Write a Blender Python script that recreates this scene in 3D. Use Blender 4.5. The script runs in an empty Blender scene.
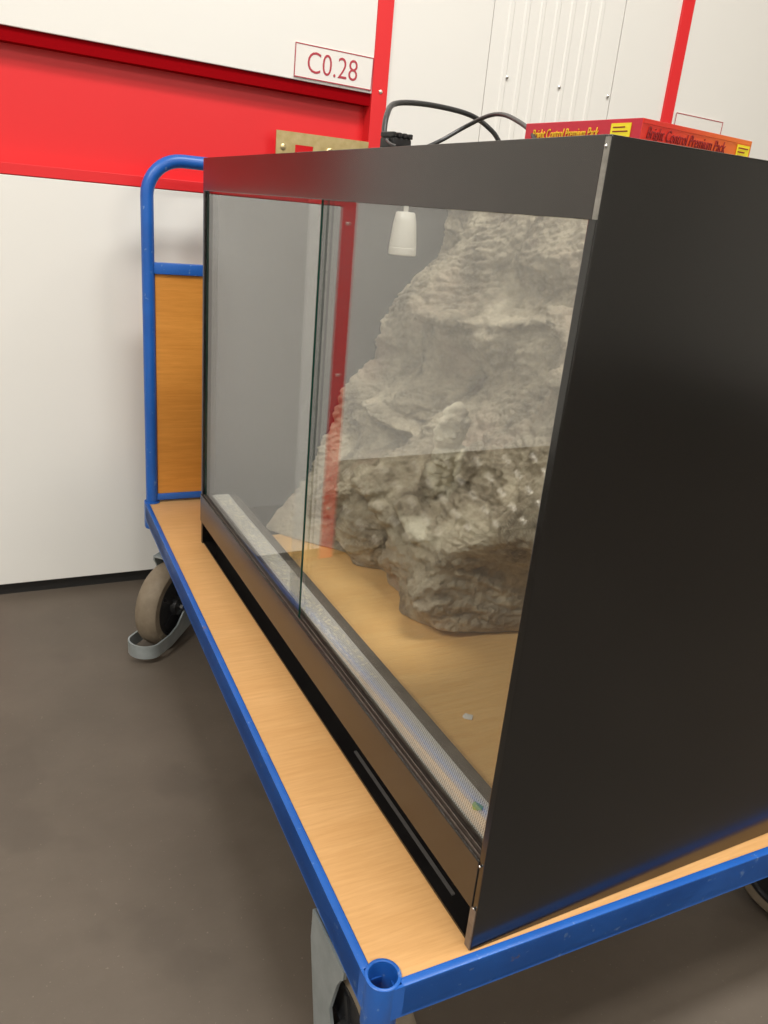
import bpy, bmesh, math, random
import numpy as np
from mathutils import Vector, Matrix, noise

S = bpy.context.scene
COL = S.collection
random.seed(7)

# ------------------------------------------------------------------ camera
R = [[0.89103697, -0.44524933, 0.08835243],
     [-0.08519448, -0.35521284, -0.93089513],
     [0.44586435, 0.82193484, -0.35444055]]        # rows: right, down, forward
cam_d = bpy.data.cameras.new('camera')
cam = bpy.data.objects.new('camera', cam_d)
COL.objects.link(cam)
M = Matrix(((R[0][0], -R[1][0], -R[2][0], -0.3675),
            (R[0][1], -R[1][1], -R[2][1], -0.4260),
            (R[0][2], -R[1][2], -R[2][2], 0.6413),
            (0, 0, 0, 1)))
cam.matrix_world = M
cam_d.sensor_fit = 'VERTICAL'
cam_d.sensor_height = 36.0
cam_d.lens = 786.22 / 1024 * 36.0
cam_d.clip_start = 0.01
S.camera = cam

# ------------------------------------------------------------------ world, lamps, exposure
W = bpy.data.worlds.new('world'); S.world = W; W.use_nodes = True
W.node_tree.nodes['Background'].inputs[0].default_value = (1.0, 0.97, 0.92, 1)
W.node_tree.nodes['Background'].inputs[1].default_value = 0.35
S.view_settings.view_transform = 'Standard'
S.view_settings.look = 'None'
S.view_settings.gamma = 1.0
S.view_settings.use_curve_mapping = False
S.view_settings.exposure = -0.04

def area(name, loc, sx, sy, power, col=(1.0, 0.985, 0.955), rot=(0, 0, 0)):
    d = bpy.data.lights.new(name, 'AREA'); d.shape = 'RECTANGLE'
    d.size = sx; d.size_y = sy; d.energy = power; d.color = col
    o = bpy.data.objects.new(name, d); o.location = loc; o.rotation_euler = rot
    COL.objects.link(o); return o
area('unseen_ceiling_lamp', (-1.5, -3.1, 2.80), 1.6, 0.5, 64)
area('unseen_ceiling_lamp', (1.4, -3.1, 2.80), 1.6, 0.5, 64)
area('unseen_ceiling_lamp', (0.4, -0.1, 2.80), 1.2, 0.4, 66)  # unseen lamp added to brighten the vivarium through its top opening
area('unseen_ceiling_lamp', (-2.3, -0.6, 2.80), 1.2, 0.4, 94)  # unseen lamp added to light the vivarium interior through the front glass
S.cycles.use_denoising = True
S.cycles.max_bounces = 10
S.cycles.transparent_max_bounces = 16
S.cycles.sample_clamp_indirect = 6.0

FZ = -0.245                                         # level of the floor (trolley deck is z = 0)

# ------------------------------------------------------------------ helpers
def mat(name, base=(.5, .5, .5), rough=.5, metal=0.0, spec=.5, coat=0.0):
    m = bpy.data.materials.new(name); m.use_nodes = True
    b = m.node_tree.nodes['Principled BSDF']
    b.inputs['Base Color'].default_value = (*base, 1)
    b.inputs['Roughness'].default_value = rough
    b.inputs['Metallic'].default_value = metal
    b.inputs['Specular IOR Level'].default_value = spec
    b.inputs['Coat Weight'].default_value = coat
    return m

def N(m, t, **kw):
    n = m.node_tree.nodes.new(t)
    for k, v in kw.items(): setattr(n, k, v)
    return n
def L(m, a, b): m.node_tree.links.new(a, b)
def bsdf(m): return m.node_tree.nodes['Principled BSDF']

def noise_mat(name, c1, c2, scale=(5, 5, 5), rough=.5, detail=6, bump=0.0, bump_scale=1.0, lo=.3, hi=.7,
              metal=0.0, spec=.5, rough2=None, nrough=.6):
    m = mat(name, c1, rough, metal, spec)
    tc = N(m, 'ShaderNodeTexCoord'); mp = N(m, 'ShaderNodeMapping')
    mp.inputs['Scale'].default_value = scale
    nz = N(m, 'ShaderNodeTexNoise'); nz.inputs['Scale'].default_value = 1; nz.inputs['Detail'].default_value = detail
    nz.inputs['Roughness'].default_value = nrough
    r = N(m, 'ShaderNodeValToRGB')
    r.color_ramp.elements[0].position = lo; r.color_ramp.elements[0].color = (*c1, 1)
    r.color_ramp.elements[1].position = hi; r.color_ramp.elements[1].color = (*c2, 1)
    L(m, tc.outputs['Object'], mp.inputs[0]); L(m, mp.outputs[0], nz.inputs['Vector'])
    L(m, nz.outputs['Fac'], r.inputs[0]); L(m, r.outputs[0], bsdf(m).inputs['Base Color'])
    if bump:
        b = N(m, 'ShaderNodeBump'); b.inputs['Strength'].default_value = bump; b.inputs['Distance'].default_value = bump_scale
        L(m, nz.outputs['Fac'], b.inputs['Height']); L(m, b.outputs[0], bsdf(m).inputs['Normal'])
    if rough2 is not None:
        mr = N(m, 'ShaderNodeMapRange'); mr.inputs['To Min'].default_value = rough; mr.inputs['To Max'].default_value = rough2
        L(m, nz.outputs['Fac'], mr.inputs[0]); L(m, mr.outputs[0], bsdf(m).inputs['Roughness'])
    return m

def speckle(m, colour, scale, thresh, amount=1.0):
    """small scattered specks of another colour over the material's base colour"""
    b = bsdf(m).inputs['Base Color']
    tc = N(m, 'ShaderNodeTexCoord'); nz = N(m, 'ShaderNodeTexNoise')
    nz.inputs['Scale'].default_value = scale; nz.inputs['Detail'].default_value = 3
    mr = N(m, 'ShaderNodeMapRange'); mr.inputs['From Min'].default_value = thresh
    mr.inputs['From Max'].default_value = thresh + .06; mr.inputs['To Max'].default_value = amount
    L(m, tc.outputs['Object'], nz.inputs['Vector']); L(m, nz.outputs['Fac'], mr.inputs[0])
    mx = N(m, 'ShaderNodeMix', data_type='RGBA')
    if b.is_linked:
        src = b.links[0].from_socket; L(m, src, mx.inputs[6])
    else: mx.inputs[6].default_value = b.default_value
    mx.inputs[7].default_value = (*colour, 1)
    L(m, mr.outputs[0], mx.inputs[0]); L(m, mx.outputs[2], b)
    return m

def bx(bm, x0, x1, y0, y1, z0, z1, bev=0.0, seg=2):
    vs = [bm.verts.new((x, y, z)) for x in (x0, x1) for y in (y0, y1) for z in (z0, z1)]
    idx = [(0, 1, 3, 2), (4, 6, 7, 5), (0, 4, 5, 1), (2, 3, 7, 6), (0, 2, 6, 4), (1, 5, 7, 3)]
    fs = [bm.faces.new([vs[i] for i in f]) for f in idx]
    if bev > 0:
        es = list({e for f in fs for e in f.edges})
        bmesh.ops.bevel(bm, geom=es, offset=bev, segments=seg, profile=.6, affect='EDGES')

def tube(bm, pts, r, n=16, closed=False, caps=True):
    pts = [Vector(p) for p in pts]; m = len(pts); rings = []
    up = Vector((0, 0, 1)); prev = None
    for i, p in enumerate(pts):
        a = pts[(i - 1) % m] if (closed or i > 0) else p
        b = pts[(i + 1) % m] if (closed or i < m - 1) else p
        t = (b - a).normalized()
        if prev is None:
            u = t.orthogonal().normalized()
        else:
            u = (prev - t * prev.dot(t)).normalized()
        prev = u; v = t.cross(u)
        rr = r[i] if isinstance(r, (list, tuple)) else r
        rings.append([bm.verts.new(p + (u * math.cos(2 * math.pi * k / n) + v * math.sin(2 * math.pi * k / n)) * rr) for k in range(n)])
    rng = m if closed else m - 1
    for i in range(rng):
        A, B = rings[i], rings[(i + 1) % m]
        for k in range(n):
            bm.faces.new((A[k], A[(k + 1) % n], B[(k + 1) % n], B[k]))
    if caps and not closed:
        bm.faces.new(rings[0][::-1]); bm.faces.new(rings[-1])

def lathe(bm, prof, c=(0, 0, 0), axis='Z', n=32):
    """prof: (radius, height) pairs; closed with caps when radius > 0 at the ends"""
    rings = []
    for r, h in prof:
        ring = []
        for k in range(n):
            a = 2 * math.pi * k / n; x, y = r * math.cos(a), r * math.sin(a)
            p = {'Z': (x, y, h), 'Y': (x, h, y), 'X': (h, x, y)}[axis]
            ring.append(bm.verts.new((p[0] + c[0], p[1] + c[1], p[2] + c[2])))
        rings.append(ring)
    for A, B in zip(rings, rings[1:]):
        for k in range(n):
            bm.faces.new((A[k], A[(k + 1) % n], B[(k + 1) % n], B[k]))
    bm.faces.new(rings[0][::-1]); bm.faces.new(rings[-1])

def prism(bm, poly, y0, y1, bev=0):
    """poly in (x, z), extruded along y"""
    a = [bm.verts.new((x, y0, z)) for x, z in poly]; b = [bm.verts.new((x, y1, z)) for x, z in poly]
    n = len(poly)
    fs = [bm.faces.new(a), bm.faces.new(b[::-1])]
    for i in range(n):
        fs.append(bm.faces.new((a[i], b[i], b[(i + 1) % n], a[(i + 1) % n])))
    if bev:
        bmesh.ops.bevel(bm, geom=list({e for f in fs[:2] for e in f.edges}), offset=bev, segments=2, affect='EDGES')

def obj(name, bm, m, parent=None, smooth=False, loc=None, rot=None):
    bmesh.ops.recalc_face_normals(bm, faces=bm.faces[:])
    me = bpy.data.meshes.new(name); bm.to_mesh(me); bm.free()
    for x in (m if isinstance(m, (list, tuple)) else [m]): me.materials.append(x)
    if smooth:
        for p in me.polygons: p.use_smooth = True
        try: me.set_sharp_from_angle(angle=math.radians(40))
        except Exception: pass
    o = bpy.data.objects.new(name, me); COL.objects.link(o)
    if parent: o.parent = parent
    if loc is not None: o.location = loc
    if rot is not None: o.rotation_euler = rot
    return o

def part(name, m, parent, boxes=(), tubes=(), bev=0.0, smooth=False, **kw):
    bm = bmesh.new()
    for b in boxes: bx(bm, *b, bev=bev)
    for t in tubes: tube(bm, *t)
    return obj(name, bm, m, parent, smooth, **kw)

def tag(o, label=None, cat=None, group=None, kind=None):
    for k, v in (('label', label), ('category', cat), ('group', group), ('kind', kind)):
        if v: o[k] = v
    return o
def empty(name, loc=(0, 0, 0), rz=0.0):
    o = bpy.data.objects.new(name, None); COL.objects.link(o); o.location = loc; o.rotation_euler = (0, 0, rz)
    o.empty_display_size = .05
    return o

def text_obj(name, body, size, m, parent, mw, extrude=.0003, shear=0.0, sx=1.0, offset=0.0, align='LEFT'):
    c = bpy.data.curves.new(name, 'FONT'); c.body = body; c.size = size; c.extrude = extrude
    c.shear = shear; c.offset = offset; c.align_x = align; c.resolution_u = 4
    t = bpy.data.objects.new(name + '_src', c); COL.objects.link(t)
    bpy.context.view_layer.update()
    me = bpy.data.meshes.new_from_object(t.evaluated_get(bpy.context.evaluated_depsgraph_get()))
    bpy.data.objects.remove(t)
    me.transform(Matrix.Diagonal((sx, 1, 1, 1))); me.transform(mw)
    me.materials.clear(); me.materials.append(m)
    o = bpy.data.objects.new(name, me); COL.objects.link(o); o.parent = parent
    return o

# ------------------------------------------------------------------ materials
white_panel = mat('white_panel', (.76, .74, .69), .32, spec=.45)
corr_panel = mat('corrugated_white', (.77, .75, .70), .28, spec=.5)
red_paint = mat('red_paint', (.72, .022, .026), .38, spec=.4)
red_dark = mat('maroon_shade', (.26, .0005, .003), .8, spec=.05)  # shade under the soffit put into the colour
black_plinth = mat('black_plinth', (.012, .011, .01), .6)
plaster = mat('plaster', (.74, .71, .65), .8)
ceiling_m = mat('ceiling_paint', (.8, .78, .73), .9)
floor_m = noise_mat('vinyl_floor', (.088, .070, .052), (.124, .099, .075), (2.2, 2.6, 2), .42, detail=12, rough2=.62, nrough=.7, lo=.35, hi=.68)
speckle(floor_m, (.30, .25, .19), 260, .70, .5)
speckle(floor_m, (.06, .047, .036), 6, .62, .25)
brass = noise_mat('worn_brass', (.50, .38, .16), (.62, .50, .26), (60, 60, 60), .35, metal=.75)
steel = noise_mat('galvanised_steel', (.34, .38, .38), (.46, .50, .50), (30, 30, 30), .38, metal=.55)
chrome = mat('bright_steel', (.75, .75, .74), .18, 1.0)
screw_m = mat('screw_metal', (.78, .68, .58), .3, .6)
blue = noise_mat('blue_paint', (.011, .092, .38), (.014, .118, .46), (14, 14, 14), .36, spec=.5)
speckle(blue, (.16, .27, .52), 95, .665, .7)
speckle(blue, (.20, .12, .07), 48, .70, .6)
tyre_m = noise_mat('grey_rubber', (.15, .115, .075), (.22, .175, .12), (35, 35, 35), .75)
hub_m = mat('black_hub', (.012, .012, .013), .5)
black_plastic = mat('black_plastic', (.016, .016, .016), .4)
cable_m = mat('cable_rubber', (.03, .03, .03), .38)
ceramic = mat('ceramic', (.83, .79, .68), .3)

def wood(name, c1, c2, c3, axis=0, scale=1.0, rough=.4):
    m = mat(name, c1, rough, spec=.4)
    tc = N(m, 'ShaderNodeTexCoord'); mp = N(m, 'ShaderNodeMapping')
    sc = [220 * scale] * 3; sc[axis] = 14 * scale
    mp.inputs['Scale'].default_value = sc
    nz = N(m, 'ShaderNodeTexNoise'); nz.inputs['Scale'].default_value = 1; nz.inputs['Detail'].default_value = 5
    nz.inputs['Roughness'].default_value = .7
    mp2 = N(m, 'ShaderNodeMapping'); sc2 = [26 * scale] * 3; sc2[axis] = 3 * scale
    mp2.inputs['Scale'].default_value = sc2
    n2 = N(m, 'ShaderNodeTexNoise'); n2.inputs['Scale'].default_value = 1; n2.inputs['Detail'].default_value = 4
    n2.inputs['Distortion'].default_value = .6
    r = N(m, 'ShaderNodeValToRGB')
    r.color_ramp.elements[0].position = .32; r.color_ramp.elements[0].color = (*c1, 1)
    r.color_ramp.elements[1].position = .66; r.color_ramp.elements[1].color = (*c2, 1)
    r2 = N(m, 'ShaderNodeMapRange'); r2.inputs['From Min'].default_value = .42; r2.inputs['From Max'].default_value = .72
    r2.inputs['To Max'].default_value = .35
    mx = N(m, 'ShaderNodeMix', data_type='RGBA'); mx.inputs[7].default_value = (*c3, 1)
    L(m, tc.outputs['Object'], mp.inputs[0]); L(m, tc.outputs['Object'], mp2.inputs[0])
    L(m, mp.outputs[0], nz.inputs['Vector']); L(m, mp2.outputs[0], n2.inputs['Vector'])
    L(m, nz.outputs['Fac'], r.inputs[0]); L(m, n2.outputs['Fac'], r2.inputs[0])
    L(m, r.outputs[0], mx.inputs[6]); L(m, r2.outputs[0], mx.inputs[0])
    L(m, mx.outputs[2], bsdf(m).inputs['Base Color'])
    return m
beech = wood('beech_board', (.60, .325, .118), (.70, .400, .165), (.57, .29, .095), 0, 1.0, .42)
oak = wood('oak_board', (.56, .22, .034), (.68, .29, .055), (.42, .15, .018), 0, .8, .42)
viv_floor_m = wood('vivarium_floor_board', (.86, .50, .17), (.94, .60, .24), (.80, .43, .13), 0, 1.0, .45)

black_board = noise_mat('black_laminate', (.0020, .0020, .0020), (.0032, .0031, .0030), (5, 5, 9), .17, detail=8, rough2=.22, spec=.80)
fascia_m = noise_mat('dark_fascia_laminate', (.020, .016, .013), (.030, .024, .020), (20, 20, 20), .20, spec=.62)
inner_black = noise_mat('grey_inner_board', (.060, .061, .060), (.080, .080, .077), (6, 6, 6), .5, spec=.4)
track_m = noise_mat('brown_track', (.07, .05, .04), (.13, .10, .08), (90, 90, 90), .35)
ledge_m = noise_mat('dusty_black_ledge', (.085, .072, .058), (.17, .148, .12), (40, 25, 40), .6)

# clear glass pane: transparent with the mirror reflection of real glass on both faces
glass = bpy.data.materials.new('clear_glass'); glass.use_nodes = True
nt = glass.node_tree; nt.nodes.clear()
out = nt.nodes.new('ShaderNodeOutputMaterial'); mxs = nt.nodes.new('ShaderNodeMixShader')
tr = nt.nodes.new('ShaderNodeBsdfTransparent'); tr.inputs[0].default_value = (.99, .997, .992, 1)
gl = nt.nodes.new('ShaderNodeBsdfGlossy'); gl.inputs['Roughness'].default_value = 0.0
geo = nt.nodes.new('ShaderNodeNewGeometry'); fr = nt.nodes.new('ShaderNodeFresnel')
mr = nt.nodes.new('ShaderNodeMapRange'); mr.inputs['To Min'].default_value = 2.1; mr.inputs['To Max'].default_value = 1 / 2.1
nt.links.new(geo.outputs['Backfacing'], mr.inputs[0]); nt.links.new(mr.outputs[0], fr.inputs[0])
nt.links.new(fr.outputs[0], mxs.inputs[0]); nt.links.new(tr.outputs[0], mxs.inputs[1]); nt.links.new(gl.outputs[0], mxs.inputs[2])
nt.links.new(mxs.outputs[0], out.inputs[0])
glass_edge = mat('green_glass_edge', (.010, .045, .032), .12, spec=.8)

# perforated metal / mesh: regular small holes
def perforated(name, base, hole, pitch, holes_open=False, rough=.4, metal=.6):
    m = mat(name, base, rough, metal)
    tc = N(m, 'ShaderNodeTexCoord'); sp = N(m, 'ShaderNodeSeparateXYZ'); L(m, tc.outputs['Object'], sp.inputs[0])
    outs = []
    for ax in (0, 1):
        a = N(m, 'ShaderNodeMath', operation='MULTIPLY'); a.inputs[1].default_value = 2 * math.pi / pitch
        s = N(m, 'ShaderNodeMath', operation='SINE'); L(m, sp.outputs[ax], a.inputs[0]); L(m, a.outputs[0], s.inputs[0]); outs.append(s)
    mul = N(m, 'ShaderNodeMath', operation='MULTIPLY'); L(m, outs[0].outputs[0], mul.inputs[0]); L(m, outs[1].outputs[0], mul.inputs[1])
    st = N(m, 'ShaderNodeMapRange'); st.inputs['From Min'].default_value = .18; st.inputs['From Max'].default_value = .42
    L(m, mul.outputs[0], st.inputs[0])
    if holes_open:
        for o_ in outs: o_.operation = 'COSINE'
        mul.operation = 'MAXIMUM'; st.inputs['From Min'].default_value = .93; st.inputs['From Max'].default_value = .90
        inv = N(m, 'ShaderNodeMath', operation='SUBTRACT'); inv.inputs[0].default_value = 1
        L(m, st.outputs[0], inv.inputs[1]); L(m, inv.outputs[0], bsdf(m).inputs['Alpha'])
    else:
        mx = N(m, 'ShaderNodeMix', data_type='RGBA'); mx.inputs[6].default_value = (*base, 1); mx.inputs[7].default_value = (*hole, 1)
        L(m, st.outputs[0], mx.inputs[0]); L(m, mx.outputs[2], bsdf(m).inputs['Base Color'])
    return m
vent_m = perforated('perforated_vent_metal', (.82, .79, .72), (.18, .165, .14), .0030, rough=.55, metal=.0)
mesh_lid_m = perforated('wire_mesh_lid', (.1, .1, .1), (0, 0, 0), .004, holes_open=True)

# ------------------------------------------------------------------ the setting
def struct(name, bm, m, parent=None, **kw):
    o = obj(name, bm, m, parent, **kw)
    if parent is None: o['kind'] = 'structure'
    return o
bm = bmesh.new(); bx(bm, -4.5, 4.5, -4.2, 1.75, FZ - .1, FZ); struct('floor', bm, floor_m)
bm = bmesh.new(); bx(bm, -4.5, 4.5, -4.2, 1.75, 2.90, 3.0); struct('ceiling', bm, ceiling_m)
bm = bmesh.new(); bx(bm, -4.6, -4.5, -4.2, 1.75, FZ, 2.9); struct('wall_left', bm, plaster)
bm = bmesh.new(); bx(bm, 4.5, 4.6, -4.2, 1.75, FZ, 2.9); struct('wall_right', bm, plaster)
bm = bmesh.new(); bx(bm, -4.5, 4.5, -4.3, -4.2, FZ, 2.9); struct('wall_front', bm, plaster)

WR = empty('wall_back', (0, 1.3437, 0), math.atan(-.03)); WR['kind'] = 'structure'
TOP = 2.9
P0, P1, P2, P3 = (-.430, -.392), (.4555, .4925), (1.2835, 1.3185), (2.110, 2.145)
# white sheets
part('wall_panel', white_panel, WR, [(-4.4, P0[0], 0, .04, .030, TOP)])
part('wall_panel', white_panel, WR, [(P0[1], P1[0], 0, .03, -.215, .6455)], bev=.0015)
def sloped(o, k=-.019):                       # this band runs slightly downhill to the right
    for v in o.data.vertices: v.co.z += k * v.co.x
    return o
sloped(part('wall_panel', white_panel, WR, [(P0[1], P1[0], 0, .03, .8905, TOP)], bev=.0015))
part('wall_panel', white_panel, WR, [(P1[1], .742, .004, .03, -.215, TOP)], bev=.001)
part('wall_panel', white_panel, WR, [(1.111, P2[0], .004, .03, -.215, TOP)], bev=.001)
part('wall_panel', white_panel, WR, [(P2[1], P3[0], .002, .03, -.215, TOP)], bev=.001)
part('wall_panel', white_panel, WR, [(P3[1], 4.4, .002, .03, -.215, TOP)], bev=.001)
# corrugated sheet between two seams
bm = bmesh.new()
xs = [.744, .783]; zs = [.006, .006]
x = .783
while x < 1.075:
    for dx, dz in ((.003, .0035), (.012, .0035), (.015, .006), (.042, .006)):
        xs.append(x + dx); zs.append(dz)
    x += .042
xs += [1.109]; zs += [.006]
top = [[bm.verts.new((a, b, z)) for a, b in zip(xs, zs)] for z in (-.215, TOP)]
for i in range(len(xs) - 1):
    bm.faces.new((top[0][i], top[0][i + 1], top[1][i + 1], top[1][i]))
bk = [[bm.verts.new((a, .03, z)) for a in xs] for z in (-.215, TOP)]
for i in range(len(xs) - 1):
    bm.faces.new((bk[0][i], bk[1][i], bk[1][i + 1], bk[0][i + 1]))
for q in (0, 1):
    for i in range(len(xs) - 1): bm.faces.new((top[q][i], bk[q][i], bk[q][i + 1], top[q][i + 1]))
for i in (0, -1): bm.faces.new((top[0][i], top[1][i], bk[1][i], bk[0][i]))
obj('corrugated_panel', bm, corr_panel, WR)
def screw(x, z, y=-.0, r=.0042, parent=WR, m=None):
    bm = bmesh.new(); lathe(bm, [(r, 0.002), (r, -.0012), (r * .6, -.0026), (.0004, -.003)], (x, y, z), 'Y', 14)
    bx(bm, x - r * .6, x + r * .6, y - .0034, y - .0022, z - .0005, z + .0005)
    return obj('screw', bm, m or screw_m, parent, smooth=True)
for x in (.799, .950, 1.100): screw(x, .962, .0030, .0036, m=chrome)
# red posts with screws
for (a, b) in (P0, P1, P2, P3):
    o = part('red_post', red_paint, WR, [(a, b, -.002, .034, FZ, TOP)], bev=.001)
    for z in (-.10, .255, .610, .888, 1.235, 1.60): screw((a + b) / 2 + .002, z, -.0022, parent=o)
# red band: lip, shallow recess, soffit shade painted as a maroon strip
part('red_lip', red_paint, WR, [(P0[1], P1[0], -.001, .034, .6465, .667)], bev=.001)
part('recess_back', red_paint, WR, [(P0[1], P1[1], .034, .04, .64, .90)])
sloped(part('recess_shade_strip', red_dark, WR, [(P0[1], P1[0], .006, .034, .8665, .8903)]))
# aluminium tread-plate kick panel on the left part of the wall: raised five-bar lozenges
tread_m = noise_mat('tread_plate_aluminium', (.13, .115, .095), (.18, .16, .135), (25, 25, 25), .42, metal=.6)
tread_bar = mat('polished_glint_bars', (.85, .80, .70), .30, .55)  # same metal as the plate, bar glints brightened into the colour
bm = bmesh.new(); bx(bm, -2.6, P0[0], 0, .03, -.235, .028)
cell = .052
for i in range(48):
    for j in range(6):
        cx = -.458 - i * cell; cz = -.212 + j * cell
        ang = math.radians(45 if (i + j) % 2 else -45)
        for k in range(5):
            off = (k - 2) * .0078
            px = cx - math.sin(ang) * off; pz = cz + math.cos(ang) * off
            if pz + .02 > .030 or pz - .02 < -.24 or px + .02 > P0[0]: continue
            hl = .0150; hw = .0019
            c, s = math.cos(ang), math.sin(ang)
            base = [(px + c * u - s * v, pz + s * u + c * v) for u, v in ((-hl, 0), (0, -hw), (hl, 0), (0, hw))]
            vb = [bm.verts.new((p[0], 0, p[1])) for p in base]
            va = bm.verts.new((px - c * hl * .5, -.0030, pz - s * hl * .5)); vc = bm.verts.new((px + c * hl * .5, -.0030, pz + s * hl * .5))
            bm.faces.new((vb[0], vb[1], va)); bm.faces.new((vb[1], vc, va)); bm.faces.new((vb[1], vb[2], vc))
            bm.faces.new((vb[2], vb[3], vc)); bm.faces.new((vb[3], va, vc)); bm.faces.new((vb[3], vb[0], va))
for f in bm.faces:
    if len(f.verts) == 3: f.material_index = 1
obj('tread_kick_plate', bm, [tread_m, tread_bar], WR)
part('tread_kick_plate', tread_m, WR, [(-4.4, -2.6, 0, .03, -.235, .028)])
part('plinth', black_plinth, WR, [(-4.4, 4.4, .012, .05, FZ, -.2)])

# room sign
sign_ink = mat('sign_red_ink', (.42, .035, .055), .5)
sign_white = mat('sign_white', (.76, .73, .68), .35)
def sign(cx, z0, z1, w, txt, label, name='room_sign'):
    c = Matrix.Rotation(math.atan(-.03), 4, 'Z') @ Vector((cx, 0, 0))
    r = empty(name, (c.x, 1.3437 + c.y, z0), math.atan(-.03)); h = z1 - z0; r.rotation_euler[1] = .019
    tag(r, label, 'sign')
    part('sign_plate', sign_white, r, [(-w / 2, w / 2, -.0022, -.0002, 0, h)])
    t = .0018
    part('border', sign_ink, r, [(-w / 2, w / 2, -.0030, -.0021, 0, t), (-w / 2, w / 2, -.0030, -.0021, h - t, h),
                                 (-w / 2, -w / 2 + t, -.0030, -.0021, t, h - t), (w / 2 - t, w / 2, -.0030, -.0021, t, h - t)])
    if txt:
        mw = Matrix.Translation((-.004, -.0026, .012)) @ Matrix.Rotation(math.pi / 2, 4, 'X')
        text_obj('lettering', txt, .058, sign_ink, r, mw, sx=.84, offset=-.0005, align='CENTER')
    return r
sign(.3640, .8888, .9520, .178, 'C0.28', 'white room sign with thin red border reading C0.28')
sign(1.412, .895, .953, .17, None, 'white plate with thin red outline half hidden behind the red box')

# brass lock plate
r = empty('lock_plate', (.3475, 1.3437 - .03 * .3475, .735), math.atan(-.03)); tag(r, 'worn brass lock plate with a rectangular slot on the red recess', 'lock plate')
bm = bmesh.new()
def plate(bm, x0, x1, z0, z1, y0, y1, hole):
    hx0, hx1, hz0, hz1 = hole
    bx(bm, x0, hx0, y0, y1, z0, z1); bx(bm, hx1, x1, y0, y1, z0, z1)
    bx(bm, hx0, hx1, y0, y1, z0, hz0); bx(bm, hx0, hx1, y0, y1, hz1, z1)
plate(bm, -.106, .108, -.052, .050, -.004, -.001, (-.063, -.022, -.002, .026))
obj('plate', bm, brass, r)
part('bracket', red_paint, r, [(-.100, .108, .0, .006, -.05, -.030)])
screw(-.090, .018, -.004, .0065, parent=r, m=brass)
bm = bmesh.new(); tube(bm, [(-.0 + .012 * math.cos(a) + .018, -.006, .013 + .012 * math.sin(a)) for a in [i * math.pi / 10 for i in range(20)]], .0028, 8, closed=True)
obj('keyhole_ring', bm, brass, r, smooth=True)
bm = bmesh.new(); lathe(bm, [(.0095, -.0045), (.0095, -.0052)], (.018, 0, .013), 'Y', 20); obj('keyhole', bm, black_plastic, r)
part('slot_tongue', brass, r, [(-.024, -.018, -.007, -.003, -.004, .010)])

# ------------------------------------------------------------------ platform trolley (local frame: a across, b along)
T = empty('platform_trolley', (-.0879, .0084, 0), -.0333)
tag(T, 'blue tubular steel platform trolley with beech board deck carrying the black vivarium', 'trolley')
A_, B_ = .72, 1.234
ro = .0165
bm = bmesh.new(); e0 = -.0070; rn = .0170; ring = []
for (ca, cb, t0) in ((0, 0, 180), (A_, 0, 270), (A_, B_, 0), (0, B_, 90)):
    # concave arc round each corner socket
    sx = 1 if ca == 0 else -1; sy = 1 if cb == 0 else -1
    tt = math.degrees(math.asin(.0070 / rn))
    arc = [(ca + sx * rn * math.cos(math.radians(t)), cb + sy * rn * math.sin(math.radians(t))) for t in np.linspace(-tt, 90 + tt, 14)]
    if (ca == 0) == (cb == 0): arc = arc[::-1]
    ring += arc
prism_v = [[bm.verts.new((x, y, z)) for x, y in ring] for z in (0.0, -.016)]
bm.faces.new(prism_v[0]); bm.faces.new(prism_v[1][::-1]); n_ = len(ring)
for i in range(n_): bm.faces.new((prism_v[0][i], prism_v[1][i], prism_v[1][(i + 1) % n_], prism_v[0][(i + 1) % n_]))
obj('deck_board', bm, beech, T)
# frame rails with a rounded outer edge
bm = bmesh.new()
for z0, z1, w0 in ((-.038, .0018, -.0073),):
    bx(bm, -.0165, w0, .0120, B_ - .0120, z0, z1, bev=.0025)
    bx(bm, A_ - w0, A_ + .0165, .0120, B_ - .0120, z0, z1, bev=.0025)
    bx(bm, .0120, A_ - .0120, -.0165, w0, z0, z1, bev=.0025)
    bx(bm, .0120, A_ - .0120, B_ - w0, B_ + .0165, z0, z1, bev=.0025)
for q in (-1, 1):
    xx = sorted((A_ / 2 + q * (A_ / 2 + .0165), A_ / 2 + q * (A_ / 2 + .0138))); bx(bm, *xx, 0, B_, -.0378, .0012)
    yy = sorted((B_ / 2 + q * (B_ / 2 + .0165), B_ / 2 + q * (B_ / 2 + .0138))); bx(bm, 0, A_, *yy, -.0378, .0012)
bx(bm, .2, .24, .02, B_ - .02, -.040, -.016); bx(bm, .48, .52, .02, B_ - .02, -.040, -.016)
for x0, x1, y0, y1 in ((-.014, .006, .012, B_ - .012), (A_ - .006, A_ + .014, .012, B_ - .012), (.012, A_ - .012, -.014, .006), (.012, A_ - .012, B_ - .006, B_ + .014)):
    bx(bm, x0, x1, y0, y1, -.0375, -.0165)
obj('frame', bm, blue, T, smooth=True)
def socket(a, b):
    bm = bmesh.new()
    n = 32; pr = [(.0135, -.045), (.0135, .0022), (.0142, .0030), (.0158, .0030), (.0168, .0022), (.0168, -.056), (.0150, -.060), (.0135, -.060), (.0135, -.045)]
    rings = [[bm.verts.new((a + rr * math.cos(2 * math.pi * k / n), b + rr * math.sin(2 * math.pi * k / n), z)) for k in range(n)] for rr, z in pr[:-1]]
    rings.append(rings[0])
    for i in range(len(rings) - 1):
        for k in range(n):
            bm.faces.new((rings[i][k], rings[i][(k + 1) % n], rings[i + 1][(k + 1) % n], rings[i + 1][k]))
    return obj('corner_socket', bm, blue, T, smooth=True)
for a in (0, A_):
    for b in (0, B_): socket(a, b)
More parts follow.
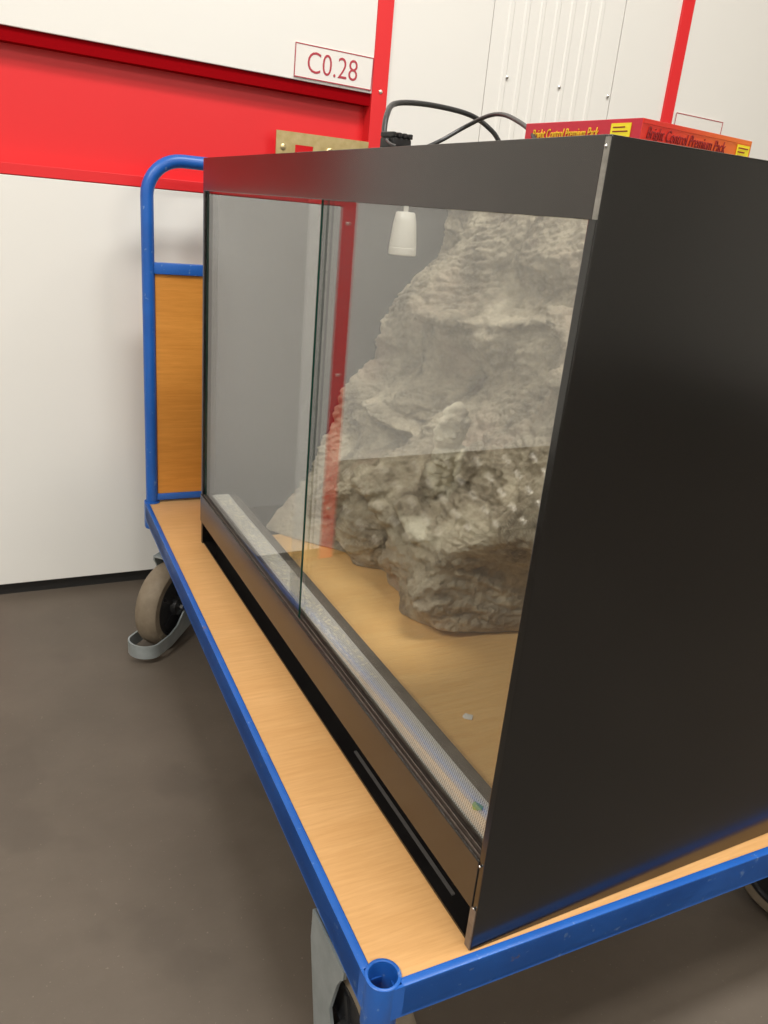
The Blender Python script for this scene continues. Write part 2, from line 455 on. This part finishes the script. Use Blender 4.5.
# push handle at the far end
bm = bmesh.new(); hr = .0125; zt = .699; br = .068
pts = [(0, B_, -.03), (0, B_, .2), (0, B_, .45), (0, B_, zt - br)]
for i in range(1, 10):
    t = i / 10 * math.pi / 2; pts.append((br - br * math.cos(t), B_, zt - br + br * math.sin(t)))
pts.append((br, B_, zt)); pts.append((A_ / 2, B_, zt))
pts += [(A_ - p[0], p[1], p[2]) for p in pts[-2::-1]]
tube(bm, pts, hr, 20)
obj('push_handle', bm, blue, T, smooth=True)
part('cross_rail', blue, T, [(.010, A_ - .010, B_ - .009, B_ + .009, .487, .509)], bev=.003, smooth=True)
part('cross_rail', blue, T, [(.010, A_ - .010, B_ - .009, B_ + .009, .006, .020)], bev=.003, smooth=True)
part('back_board', oak, T, [(.0125, A_ - .0125, B_ - .004, B_ + .004, .019, .488)])

def caster(a, b, ang, guard=True):
    """swivel caster; r = rolling direction from the wheel towards the pivot. Local: x = r, y = axle, z up"""
    c = empty('caster', (a, b, -.038), ang); c.parent = T
    RW = .088; zc = FZ + .038 + RW; xo = -.048
    part('mounting_plate', steel, c, [(-.026, .036, -.030, .040, -.006, 0)], rot=(0, 0, -ang))
    bm = bmesh.new(); lathe(bm, [(.026, -.006), (.028, -.012), (.024, -.020)], (0, 0, 0), 'Z', 28); obj('swivel_race', bm, steel, c, smooth=True)
    bm = bmesh.new()
    bx(bm, -.046 if guard else -.062, .036, -.033, .033, -.024, -.020, bev=.001)          # fork crown
    for sgn in (-1, 1):
        prof = [(.036, -.020), (.036, -.060), (.010, zc - .052), (-.05, zc - .066), (-.085, zc - .074), (xo - RW + .008, zc - .074)]
        inner = [(xo - RW + .008, zc - .046), (-.090, zc - .046), (-.064, zc - .038), (-.036, zc - .012), (-.022, zc + .02), (-.034, -.050), (-.040, -.038), (-.046, -.030), (-.046, -.020)]
        if not guard:
            prof = [(.036, -.020), (.036, -.055), (-.030, zc - .014), (-.042, zc - .018)]; inner = [(-.058, zc - .016), (-.064, zc), (-.060, -.060), (-.060, -.020)]
        y = sgn * .031
        prism(bm, prof + inner, min(y, y + sgn * .0035), max(y, y + sgn * .0035))
    # loop closing the guard in front of the wheel
    n = 18; cx = xo - RW + .008; rr = .0345
    for r0 in ((0,) if guard else ()):
        ringo = [(cx - rr * math.cos(t) * .85, rr * math.sin(t)) for t in [(-90 + 180 * k / n) * math.pi / 180 for k in range(n + 1)]]
        ringi = [(cx - (rr - .0035) * math.cos(t) * .85, (rr - .0035) * math.sin(t)) for t in [(-90 + 180 * k / n) * math.pi / 180 for k in range(n + 1)]]
        vo = [[bm.verts.new((p[0], p[1], z)) for p in ringo] for z in (zc - .074, zc - .046)]
        vi = [[bm.verts.new((p[0], p[1], z)) for p in ringi] for z in (zc - .074, zc - .046)]
        for k in range(n):
            bm.faces.new((vo[0][k], vo[0][k + 1], vo[1][k + 1], vo[1][k])); bm.faces.new((vi[0][k], vi[1][k], vi[1][k + 1], vi[0][k + 1]))
            bm.faces.new((vo[1][k], vo[1][k + 1], vi[1][k + 1], vi[1][k])); bm.faces.new((vo[0][k], vi[0][k], vi[0][k + 1], vo[0][k + 1]))
    obj('fork', bm, steel, c, smooth=True)
    w = .024
    bm = bmesh.new(); lathe(bm, [(.015, -w + .010), (.064, -w + .008), (.064, -w), (RW - .010, -w), (RW - .003, -w * .75), (RW, -w * .3), (RW, w * .3), (RW - .003, w * .75), (RW - .010, w), (.064, w), (.064, w - .008), (.015, w - .010)], (xo, 0, zc), 'Y', 48)
    ty = obj('tyre', bm, tyre_m, c, smooth=True)
    bm = bmesh.new(); lathe(bm, [(.0645, -w + .004), (.0645, -w - .0008), (.060, -w - .0008), (.057, -w + .006), (.022, -w + .006), (.018, -w - .005), (.010, -w - .006)], (xo, 0, zc), 'Y', 40)
    lathe(bm, [(.0645, w - .004), (.0645, w + .0008), (.060, w + .0008), (.057, w - .006), (.022, w - .006), (.018, w + .005), (.010, w + .006)], (xo, 0, zc), 'Y', 40)
    for k in range(5):
        a5 = 2 * math.pi * k / 5
        for sg in (-1, 1):
            q = bmesh.ops.create_cube(bm, size=1)['verts']
            mt = Matrix.Translation((xo, sg * (w - .003), zc)) @ Matrix.Rotation(a5, 4, 'Y') @ Matrix.Translation((.035, 0, 0)) @ Matrix.Diagonal((.03, .004, .007, 1))
            bmesh.ops.transform(bm, matrix=mt, verts=q)
    obj('hub', bm, hub_m, c, smooth=True)
    bm = bmesh.new(); lathe(bm, [(.004, -.040), (.004, .040)], (xo, 0, zc), 'Y', 12)
    for sg in (-1, 1): lathe(bm, [(.0075, sg * .0345), (.0075, sg * .040)], (xo, 0, zc), 'Y', 6)
    obj('axle_bolt', bm, chrome, c)
    return c
caster(.032, B_ - .150, math.radians(44) + .033)
caster(.022, .104, math.radians(92))
caster(.665, .105, math.radians(106), False)
caster(.655, B_ - .12, math.radians(100))

# ------------------------------------------------------------------ vivarium
V = empty('vivarium', (0, 0, 0))
tag(V, 'black board vivarium with sliding glass doors standing on the trolley', 'vivarium')
VL, VD, VH = 1.0, .50, .70
ff = .070     # interior floor level
pt = .009     # side panel thickness
part('side_panel', black_board, V, [(0, VD, 0, pt, 0, VH)], bev=.0012)
part('side_panel', black_board, V, [(0, VD, VL - pt, VL, 0, VH)], bev=.0012)
part('back_panel', inner_black, V, [(VD - .008, VD - .001, pt, VL - pt, 0, VH - .001)])
part('interior_side_lining', inner_black, V, [(.025, VD - .008, VL - pt - .004, VL - pt, ff, VH - .015)])
part('floor_board', viv_floor_m, V, [(.045, VD - .008, pt, VL - pt, ff - .012, ff)])
part('floor_end_strip', black_board, V, [(.066, VD - .008, .842, VL - pt - .004, ff - .004, ff + .0002)])
part('base_board', noise_mat('gloss_black_base', (.006, .005, .005), (.012, .011, .010), (18, 18, 18), .12, spec=.5), V, [(.003, VD - .008, pt, VL - pt, 0, .0030)])
part('base_rail', black_plastic, V, [(.030, .036, pt, VL - pt, .003, ff - .012)])
bm = bmesh.new(); bx(bm, .016, .0195, .06, .30, .0031, .0046); obj('base_strip', bm, mat('grey_strip', (.12, .11, .10), .35, .3), V)  # thin grey strip lying on the base board
# unseen top: frame with a wire-mesh opening, widened to let lamp light in
part('top_panel', black_board, V, [(.012, .05, pt, VL - pt, VH - .014, VH - .001), (.47, VD - .008, pt, VL - pt, VH - .014, VH - .001),
                                   (.05, .47, pt, .26, VH - .014, VH - .001), (.05, .47, .635, .655, VH - .014, VH - .001), (.05, .47, .965, VL - pt, VH - .014, VH - .001)])
part('mesh_lid', mesh_lid_m, V, [(.045, .475, .255, .636, VH - .006, VH - .0055), (.045, .475, .654, .970, VH - .006, VH - .0055)])
part('top_fascia', fascia_m, V, [(-.0006, .0030, .0045, VL - .0045, .649, VH), (.0030, .014, .009, VL - .009, .669, VH - .0005)], bev=.0006)
part('bottom_fascia', fascia_m, V, [(-.0012, .0025, .0075, VL + .001, .0465, .1015)], bev=.0006)
# light edging strip in the top front corner, small screws
edge_m = noise_mat('worn_edge_tape', (.20, .19, .165), (.32, .30, .26), (40, 40, 90), .45)
part('edge_strip', edge_m, V, [(-.0008, .004, .0002, .0042, .6492, .6985)])
part('edge_strip', noise_mat('brown_edge_tape', (.12, .085, .06), (.22, .17, .13), (40, 40, 90), .4), V, [(-.0010, .0022, .0010, pt, .0005, .0485)])
for p in ((-.0012, .0040, .0500), (-.0012, .0050, .0995), (-.0010, .0022, .6930)):
    bm = bmesh.new(); bmesh.ops.create_icosphere(bm, subdivisions=2, radius=.0014, matrix=Matrix.Translation(p))
    obj('edge_pin', bm, chrome, V, smooth=True)
# lower track: front lip, two channels, front ledge with the vent strip
part('door_track', track_m, V, [(.0026, .0040, .009, VL - pt, .090, .1032), (.0080, .0092, .009, VL - pt, .090, .1032),
                                (.0135, .0150, .009, VL - pt, .090, .1035), (.0026, .0150, .009, VL - pt, .086, .0935)])
part('front_ledge', ledge_m, V, [(.0150, .066, .009, VL - pt - .004, .088, .1015), (.058, .066, .009, VL - pt - .004, ff, .0882)])
part('vent_strip', vent_m, V, [(.0185, .0500, .010, VL - pt - .005, .1015, .1025)])
part('door_track', track_m, V, [(.0008, .0040, .009, VL - pt, .652, .668), (.0078, .0095, .009, VL - pt, .652, .668), (.0131, .0150, .009, VL - pt, .652, .668)])
def pane(x0, x1, y0, y1, z0, z1, name='glass_door'):
    bm = bmesh.new(); bx(bm, x0, x1, y0, y1, z0, z1)
    o = obj(name, bm, [glass, glass_edge], V)
    for p in o.data.polygons:
        if abs(p.normal.x) < .5 and not (y1 < .6 and p.normal.y > .5): p.material_index = 1
    return o
pane(.0045, .0075, .482, VL - pt - .001, .0938, .668)      # left (outer) door
pane(.0098, .0128, .0095, .535, .0938, .668)                # right (inner) door

# ------------------------------------------------------------------ artificial rock inside the vivarium
CP = [(0.541,0.651,0.455),(0.671,0.660,0.460),(0.815,0.659,0.460),(0.552,0.596,0.420),(0.465,0.566,0.410),(0.640,0.598,0.410),(0.768,0.583,0.420),(0.650,0.528,0.430),(0.775,0.512,0.415),(0.723,0.560,0.435),(0.546,0.527,0.430),(0.896,0.457,0.345),(0.759,0.470,0.350),(0.658,0.478,0.365),(0.577,0.484,0.385),(0.856,0.381,0.375),(0.702,0.403,0.385),(0.601,0.392,0.380),(0.477,0.479,0.385),(0.473,0.407,0.360),(0.397,0.440,0.330),(0.927,0.337,0.330),(0.861,0.300,0.270),(0.764,0.324,0.290),(0.663,0.345,0.310),(0.859,0.238,0.285),(0.715,0.272,0.270),(0.958,0.209,0.290),(0.739,0.223,0.200),(0.644,0.246,0.190),(0.621,0.244,0.215),(0.739,0.169,0.185),(0.612,0.199,0.170),(0.571,0.197,0.185),(0.603,0.145,0.225),(0.671,0.187,0.260),(0.668,0.106,0.168),(0.589,0.122,0.175),(0.573,0.099,0.200),(0.560,0.077,0.210),(0.622,0.257,0.260),(0.478,0.289,0.260),(0.430,0.319,0.275),(0.357,0.343,0.285),(0.549,0.234,0.240),(0.415,0.268,0.240),(0.351,0.305,0.255),(0.302,0.336,0.260),(0.550,0.204,0.200),(0.450,0.221,0.185),(0.403,0.221,0.190),(0.330,0.268,0.215),(0.274,0.302,0.230),(0.515,0.170,0.185),(0.428,0.178,0.178),(0.408,0.169,0.200),(0.491,0.098,0.180),(0.423,0.099,0.185)]
CP += [(.975, .68, .488), (0.972, 0.63, 0.486), (0.972, 0.586, 0.484), (0.972, 0.548, 0.435), (0.972, 0.51, 0.391), (0.972, 0.459, 0.360), (0.972, 0.407, 0.346), (0.972, 0.375, 0.343), (0.972, 0.334, 0.300), (0.972, 0.29, 0.273), (0.972, 0.207, 0.254), (0.972, 0.16, 0.226), (0.972, 0.105, 0.192), (0.972, 0.07, 0.160),
       (.9, .66, .478), (.9, .59, .452), (.9, .552, .398), (.88, .50, .350),
       (0.397, 0.205, 0.195), (.412, .09, .186), (.408, .13, .184), (.406, .17, .186), (.388, .08, .32), (.386, .13, .34), (.384, .175, .34), (.34, .12, .38), (.34, .185, .37), (.27, .15, .40), (.25, .22, .38), (.30, .22, .36), (.52, .13, .180), (.47, .15, .178), (.47, .10, .180),
       (0.370, 0.228, 0.200), (0.310, 0.266, 0.215), (0.284, 0.288, 0.23),
       (0.633, 0.320, 0.320), (0.577, 0.298, 0.300), (0.756, 0.270, 0.320), (0.735, 0.300, 0.330), (0.722, 0.360, 0.36), (0.665, 0.350, 0.350),
       (0.751, 0.154, 0.30), (0.698, 0.137, 0.275), (0.691, 0.102, 0.26), (0.646, 0.087, 0.24),
       (.865, .066, .083), (.89, .12, .150), (.80, .066, .125), (.745, .066, .165), (.687, .066, .168), (.633, .066, .212), (.585, .066, .205), (.500, .066, .180),
       (.452, .066, .205), (.398, .066, .330), (.84, .10, .14), (.80, .15, .17), (.86, .18, .22),
       (.30, .066, .40), (.15, .066, .43), (.02, .066, .44), (.2, .2, .38), (.05, .2, .42), (.2, .4, .40), (.05, .4, .43), (.3, .55, .43), (.05, .6, .45), (.2, .68, .46)]
P = np.array(CP)
def kern(d): return np.sqrt(d * d + .0004)
D = kern(np.linalg.norm(P[:, None, :2] - P[None, :, :2], axis=2)) + np.eye(len(P)) * -1e-3
Amat = np.block([[D, np.ones((len(P), 1))], [np.ones((1, len(P))), np.zeros((1, 1))]])
wts = np.linalg.solve(Amat, np.append(P[:, 2], 0))
ny, nz_ = 200, 140
ys = np.linspace(.0105, .9855, ny); zs = np.linspace(ff, .684, nz_)
YY, ZZ = np.meshgrid(ys, zs, indexing='ij')
dd = kern(np.sqrt((YY[..., None] - P[:, 0]) ** 2 + (ZZ[..., None] - P[:, 1]) ** 2))
FX = np.clip(dd @ wts[:-1] + wts[-1], .075, .470)
bm = bmesh.new()
fr_v = [[bm.verts.new((FX[i, j], ys[i], zs[j])) for j in range(nz_)] for i in range(ny)]
bk_v = [[bm.verts.new((.491, ys[i], zs[j])) for j in (0, nz_ - 1)] for i in range(ny)]
for i in range(ny - 1):
    for j in range(nz_ - 1):
        bm.faces.new((fr_v[i][j], fr_v[i + 1][j], fr_v[i + 1][j + 1], fr_v[i][j + 1]))
    bm.faces.new((bk_v[i][0], bk_v[i][1], bk_v[i + 1][1], bk_v[i + 1][0]))
    bm.faces.new((fr_v[i][0], bk_v[i][0], bk_v[i + 1][0], fr_v[i + 1][0]))
    bm.faces.new((fr_v[i][-1], fr_v[i + 1][-1], bk_v[i + 1][1], bk_v[i][1]))
for i in (0, ny - 1):
    bm.faces.new([fr_v[i][j] for j in range(nz_)] + [bk_v[i][1], bk_v[i][0]])
def blob(c, r, rot=(0, 0, 0)):
    mt = Matrix.Translation(c) @ Matrix.Rotation(rot[2], 4, 'Z') @ Matrix.Rotation(rot[1], 4, 'Y') @ Matrix.Rotation(rot[0], 4, 'X') @ Matrix.Diagonal((*r, 1))
    bmesh.ops.create_icosphere(bm, subdivisions=3, radius=1, matrix=mt)
blob((.240, .507, .362), (.024, .021, .034), (.2, 0, 0))       # pale stump
blob((.243, .518, .325), (.024, .022, .045), (.35, 0, 0))
blob((.250, .545, .27), (.026, .026, .045), (.3, 0, 0))
blob((.275, .49, .30), (.03, .03, .04))
blob((.30, .46, .31), (.03, .045, .03))
blob((.205, .50, .212), (.030, .070, .016), (.25, 0, 0))        # rim of the front block
blob((.225, .40, .222), (.035, .07, .018), (-.5, 0, 0))
blob((.26, .31, .275), (.05, .06, .022), (-.4, 0, 0))
blob((.20, .66, .225), (.04, .06, .025))                        # left boulder crown
blob((.225, .70, .13), (.06, .075, .075))
blob((.30, .80, .30), (.05, .09, .014), (.1, .1, 0))            # ledge
blob((.385, .78, .475), (.05, .13, .018), (-.05, .1, 0))        # upper shelf
blob((.43, .62, .49), (.06, .10, .020), (-.25, 0, 0))
blob((.40, .46, .50), (.04, .07, .02), (.5, 0, 0))
blob((.36, .40, .44), (.04, .05, .03))
rk_src = obj('rock_source', bm, black_plastic)
md = rk_src.modifiers.new('r', 'REMESH'); md.mode = 'VOXEL'; md.voxel_size = .0030
bpy.context.view_layer.update()
me = bpy.data.meshes.new_from_object(rk_src.evaluated_get(bpy.context.evaluated_depsgraph_get()))
bpy.data.objects.remove(rk_src)
co = np.empty(len(me.vertices) * 3); me.vertices.foreach_get('co', co); co = co.reshape(-1, 3)
no = np.array([v.normal[:] for v in me.vertices])
out_ = co.copy()
for i in range(len(co)):
    p = Vector(co[i])
    if p.x > .488: continue
    w = Vector((noise.noise(p * 7.0), noise.noise(p * 7.0 + Vector((9, 2, 5))), noise.noise(p * 7.0 + Vector((3, 8, 1))))) * .030
    q = p + w
    a = noise.ridged_multi_fractal(Vector((q.x * 8, q.y * 8, q.z * 13)), 1.0, 2.2, 4, 1.0, 2.0, noise_basis='PERLIN_ORIGINAL')
    st = noise.fractal(Vector((q.x * 16, q.y * 16, q.z * 70 + q.y * 14)), .55, 2.1, 4, noise_basis='PERLIN_ORIGINAL')   # strata
    f2 = noise.fractal(p * 80.0, .5, 2.2, 4, noise_basis='PERLIN_ORIGINAL')
    cr = abs(noise.noise(q * 11.0 + Vector((4, 1, 7))))                       # creases
    fade = min(1.0, max(0.0, (p.z - ff) / .03)) * .85 + .15
    d = ((a - 1.1) * .0060 + st * .0052 + f2 * .0032 - max(0, .05 - cr) * .11) * fade
    out_[i] += no[i] * d
out_[:, 0] = np.clip(out_[:, 0], .070, .4915); out_[:, 1] = np.clip(out_[:, 1], .0100, .9865)
out_[:, 2] = np.clip(out_[:, 2], ff + .0003, .6855)
me.vertices.foreach_set('co', out_.ravel()); me.update()
rock_m = mat('painted_rock', (.4, .35, .28), .85, spec=.2)
tc = N(rock_m, 'ShaderNodeTexCoord')
n1 = N(rock_m, 'ShaderNodeTexNoise'); n1.inputs['Scale'].default_value = 11; n1.inputs['Detail'].default_value = 8; n1.inputs['Roughness'].default_value = .65
r1 = N(rock_m, 'ShaderNodeValToRGB'); e = r1.color_ramp.elements
e[0].position = .33; e[0].color = (.24, .19, .13, 1); e[1].position = .70; e[1].color = (.84, .74, .54, 1)
e2 = r1.color_ramp.elements.new(.50); e2.color = (.52, .44, .31, 1)
n2 = N(rock_m, 'ShaderNodeTexNoise'); n2.inputs['Scale'].default_value = 5.5; n2.inputs['Detail'].default_value = 3
r2 = N(rock_m, 'ShaderNodeMapRange'); r2.inputs['From Min'].default_value = .54; r2.inputs['From Max'].default_value = .70; r2.inputs['To Max'].default_value = .55
mx = N(rock_m, 'ShaderNodeMix', data_type='RGBA'); mx.inputs[7].default_value = (.38, .22, .15, 1)
n3 = N(rock_m, 'ShaderNodeTexNoise'); n3.inputs['Scale'].default_value = 120; n3.inputs['Detail'].default_value = 6; n3.inputs['Roughness'].default_value = .75
geo = N(rock_m, 'ShaderNodeNewGeometry')
pr_ = N(rock_m, 'ShaderNodeMapRange'); pr_.inputs['From Min'].default_value = .51; pr_.inputs['From Max'].default_value = .60; pr_.inputs['To Max'].default_value = .7
mx2 = N(rock_m, 'ShaderNodeMix', data_type='RGBA'); mx2.inputs[7].default_value = (.68, .60, .44, 1)   # dry-brushed ridges
bp = N(rock_m, 'ShaderNodeBump'); bp.inputs['Strength'].default_value = 1.0; bp.inputs['Distance'].default_value = .007
for n in (n1, n2, n3): L(rock_m, tc.outputs['Object'], n.inputs['Vector'])
L(rock_m, n1.outputs['Fac'], r1.inputs[0]); L(rock_m, n2.outputs['Fac'], r2.inputs[0]); L(rock_m, r1.outputs[0], mx.inputs[6]); L(rock_m, r2.outputs[0], mx.inputs[0])
L(rock_m, geo.outputs['Pointiness'], pr_.inputs[0]); L(rock_m, pr_.outputs[0], mx2.inputs[0]); L(rock_m, mx.outputs[2], mx2.inputs[6])
# cream on the pale stump, brightened for missing front light, and on the front block's rim
last = mx2.outputs[2]
for (c, rad, soft, amt) in (((.236, .518, .330), (.034, .034, .085), .3, .95), ((.190, .490, .214), (.030, .075, .014), .5, .8)):
    vs = N(rock_m, 'ShaderNodeVectorMath', operation='SUBTRACT'); vs.inputs[1].default_value = c
    vd = N(rock_m, 'ShaderNodeVectorMath', operation='DIVIDE'); vd.inputs[1].default_value = rad
    vl = N(rock_m, 'ShaderNodeVectorMath', operation='LENGTH'); mk = N(rock_m, 'ShaderNodeMapRange')
    mk.inputs['From Min'].default_value = 1.1; mk.inputs['From Max'].default_value = 1.1 - soft; mk.inputs['To Max'].default_value = amt
    mxx = N(rock_m, 'ShaderNodeMix', data_type='RGBA'); mxx.inputs[7].default_value = (.95, .87, .66, 1)
    L(rock_m, tc.outputs['Object'], vs.inputs[0]); L(rock_m, vs.outputs[0], vd.inputs[0]); L(rock_m, vd.outputs[0], vl.inputs[0])
    L(rock_m, vl.outputs['Value'], mk.inputs[0]); L(rock_m, mk.outputs[0], mxx.inputs[0]); L(rock_m, last, mxx.inputs[6]); last = mxx.outputs[2]
L(rock_m, last, bsdf(rock_m).inputs['Base Color'])
L(rock_m, n3.outputs['Fac'], bp.inputs['Height']); L(rock_m, bp.outputs[0], bsdf(rock_m).inputs['Normal'])
me.materials.clear(); me.materials.append(rock_m)
for p in me.polygons: p.use_smooth = True
rock = bpy.data.objects.new('artificial_rock', me); COL.objects.link(rock)
tag(rock, 'rugged grey beige artificial rock background inside the vivarium', 'rock')

# ------------------------------------------------------------------ lamp holder
LH = empty('lamp_holder', (.20, .640, .586)); tag(LH, 'white ceramic lamp holder hanging inside the vivarium', 'lamp holder')
bm = bmesh.new(); lathe(bm, [(.0195, .0105), (.0197, .014), (.0165, .045), (.0140, .0565), (.0125, .0590), (.004, .0592)], n=40); obj('ceramic_body', bm, ceramic, LH, smooth=True)
bm = bmesh.new(); lathe(bm, [(.0185, .0), (.0200, .0008), (.0202, .0030), (.0200, .0100), (.0190, .0108)], n=40); obj('ceramic_rim', bm, ceramic, LH, smooth=True)
bm = bmesh.new(); lathe(bm, [(.0035, .059), (.0035, .0965)], n=14); o = obj('mounting_stem', bm, mat('pale_stem', (.7, .68, .62), .35, .3), LH, smooth=True)
lhp = LH

# ------------------------------------------------------------------ things on top of the vivarium
def smooth_path(pts, n=8):
    P_ = [Vector(p) for p in pts]; P_ = [P_[0] * 2 - P_[1]] + P_ + [P_[-1] * 2 - P_[-2]]
    o = []
    for i in range(1, len(P_) - 2):
        for k in range(n):
            t = k / n; a, b, c, d = P_[i - 1:i + 3]
            o.append(.5 * ((2 * b) + (c - a) * t + (2 * a - 5 * b + 4 * c - d) * t * t + (3 * b - a - 3 * c + d) * t ** 3))
    o.append(P_[-2]); return o
def cable(name, pts, r, label, parent=None):
    bm = bmesh.new(); tube(bm, smooth_path(pts), r, 10)
    o = obj(name, bm, cable_m, parent, smooth=True)
    return tag(o, label, 'cable') if parent is None else o
cz = VH + .004
cable('power_cable', [(.030, .366, .709), (0.0260, 0.3750, 0.7136), (0.0393, 0.4000, 0.7376), (0.0650, 0.4300, 0.7535), (0.1300, 0.4700, 0.7627), (.2024, .500, .7631), (.2358, .500, .7502), (.252, .498, .735), (.275, .49, cz), (.34, .47, cz), (.37, .42, cz)],
      .0030, 'thick black cable arching highest above the vivarium top, plugged in at the left')
cable('lamp_cable', [(.06, .42, cz), (.085, .41, .709), (0.1064, 0.4000, 0.7199), (0.1362, 0.4000, 0.7374), (0.1387, 0.3600, 0.7465), (0.1264, 0.3100, 0.7432), (0.0995, 0.2350, 0.7267), (0.0859, 0.2000, 0.7148), (.0780, .185, cz), (.070, .15, cz), (.075, .10, cz)],
      .0022, 'thinner black cable rising from the centre and looping down beside the red box')
cable('coiled_cable', [(.305 + .035 * math.cos(t), .395 + .02 * math.sin(t), cz + .046 * abs(math.sin(t / 2)) ** .8) for t in [i * math.pi / 8 for i in range(17)]],
      .0034, 'small black cable loop standing behind the red box')
cable('sensor_wire', [(-.0005+.012, .318, .7020), (0.0110, 0.3300, 0.7045), (0.0142, 0.3450, 0.7088), (0.0240, 0.3600, 0.7110)], .0013, 'short thin grey wire arching left of the black plug')
PL = empty('plug_connector', (.034, .362, VH + .0003), .25); tag(PL, 'black plug connector on the front edge of the vivarium top', 'plug')
bm = bmesh.new(); bx(bm, -.013, .013, -.009, .012, 0, .013, bev=.003)
obj('plug_body', bm, black_plastic, PL, smooth=True)
for k in range(4):
    bm = bmesh.new(); bx(bm, -.014 + k * .0075, -.0095 + k * .0075, -.010, .010, .0125, .0175, bev=.0012); obj('rib', bm, black_plastic, PL)

# red packaging box
box_rd = mat('box_crimson', (.56, .018, .040), .4)
box_or = bpy.data.materials.new('box_orange_red'); box_or.use_nodes = True
bmt = box_or; tc = N(bmt, 'ShaderNodeTexCoord'); sp = N(bmt, 'ShaderNodeSeparateXYZ'); rp = N(bmt, 'ShaderNodeValToRGB')
mrr = N(bmt, 'ShaderNodeMapRange'); mrr.inputs['From Min'].default_value = 0; mrr.inputs['From Max'].default_value = .166
rp.color_ramp.elements[0].color = (.72, .035, .02, 1); rp.color_ramp.elements[1].color = (.85, .24, .03, 1); rp.color_ramp.elements[0].position = .2
L(bmt, tc.outputs['Object'], sp.inputs[0]); L(bmt, sp.outputs[0], mrr.inputs[0]); L(bmt, mrr.outputs[0], rp.inputs[0]); L(bmt, rp.outputs[0], bsdf(bmt).inputs['Base Color'])
bsdf(bmt).inputs['Roughness'].default_value = .42
yel = mat('yellow_ink', (.88, .58, .03), .45); ylab = mat('yellow_label', (.90, .74, .02), .45); drk = mat('dark_red_ink', (.26, .010, .012), .45)
BX = empty('packaging_box', (.1000, .0837, VH), .115); tag(BX, 'flat red and orange cardboard box with yellow lettering on the vivarium top', 'box')
bw, bl, bh = .1425, .130, .0260
bm = bmesh.new(); bx(bm, 0, bw, 0, bl, .0003, bh, bev=.0006)
o = obj('carton', bm, [box_rd, box_or], BX)
for p in o.data.polygons:
    if p.normal.y < -.5: p.material_index = 1
bm = bmesh.new(); bx(bm, .001, bw - .001, -.0004, .0, bh - .0035, bh - .0003); o = obj('lid_flap', bm, box_or, BX)
# front text (face y = 0, reads left to right along +x)
mw = Matrix.Translation((.006, -.0008, .0128)) @ Matrix.Rotation(math.pi / 2, 4, 'X')
text_obj('lettering', 'Bright Control Premium Pack', .0118, drk, BX, mw, shear=.25, sx=.70, offset=.0)
# side text (face x = 0, reads along -y)
mw = Matrix.Translation((-.0006, bl - .010, .0132)) @ Matrix.Rotation(-math.pi / 2, 4, 'Z') @ Matrix.Rotation(math.pi / 2, 4, 'X')
text_obj('lettering', 'Bright Control Premium Pack', .0108, yel, BX, mw, shear=.25, sx=.59, offset=.0)
part('yellow_label', ylab, BX, [(.122, .139, -.0010, -.0005, .010, .0215)])
part('yellow_label', ylab, BX, [(-.0008, -.0002, .010, .030, .011, .0228)])
for k in range(3):
    part('label_print', drk, BX, [(.1235, .137 - .004 * (k % 2), -.0013, -.0009, .0125 + k * .003, .0134 + k * .003)])
for k in range(2):
    part('label_print', drk, BX, [(-.0012, -.0007, .0125 + .003 * (k % 2), .0275, .0165 + k * .0030, .0173 + k * .0030)])

# ------------------------------------------------------------------ small scraps
def scrap(name, loc, r, m, label, cat, h=.0012, n=9, seed=1):
    rnd = random.Random(seed); bm = bmesh.new()
    v = [bm.verts.new((r * (.65 + .5 * rnd.random()) * math.cos(2 * math.pi * k / n), r * (.65 + .5 * rnd.random()) * math.sin(2 * math.pi * k / n), rnd.random() * h)) for k in range(n)]
    c = bm.verts.new((0, 0, h * 1.8))
    fs = [bm.faces.new((v[k], v[(k + 1) % n], c)) for k in range(n)]
    ex = bmesh.ops.extrude_face_region(bm, geom=fs)
    bmesh.ops.translate(bm, vec=(0, 0, .0006), verts=[g for g in ex['geom'] if isinstance(g, bmesh.types.BMVert)])
    return tag(obj(name, bm, m, loc=loc), label, cat)
scrap('leaf_fragment', (.036, .068, .1026), .0065, mat('dry_green_leaf', (.24, .44, .10), .7), 'small green leaf fragment on the perforated vent strip', 'leaf', seed=4)
scrap('paper_scrap', (.136, .236, ff + .0004), .0070, mat('white_paper', (.92, .88, .80), .6), 'small torn white scrap on the wooden vivarium floor', 'scrap', seed=6)
# crumbs scattered on the vent strip
rnd = random.Random(3); bm = bmesh.new()
for k in range(700):
    y = .30 + .68 * rnd.random() ** .7; x = .0215 + .025 * rnd.random(); s = .0006 + .0012 * rnd.random() ** 2
    bmesh.ops.create_icosphere(bm, subdivisions=1, radius=s, matrix=Matrix.Translation((x, y, .1026 + s * .45)) @ Matrix.Diagonal((1 + rnd.random(), 1 + rnd.random(), .55, 1)))
tag(obj('crumbs', bm, mat('pale_crumbs', (.90, .84, .68), .7)), 'pale dusty crumbs scattered along the perforated vent strip', 'crumbs', kind='stuff')
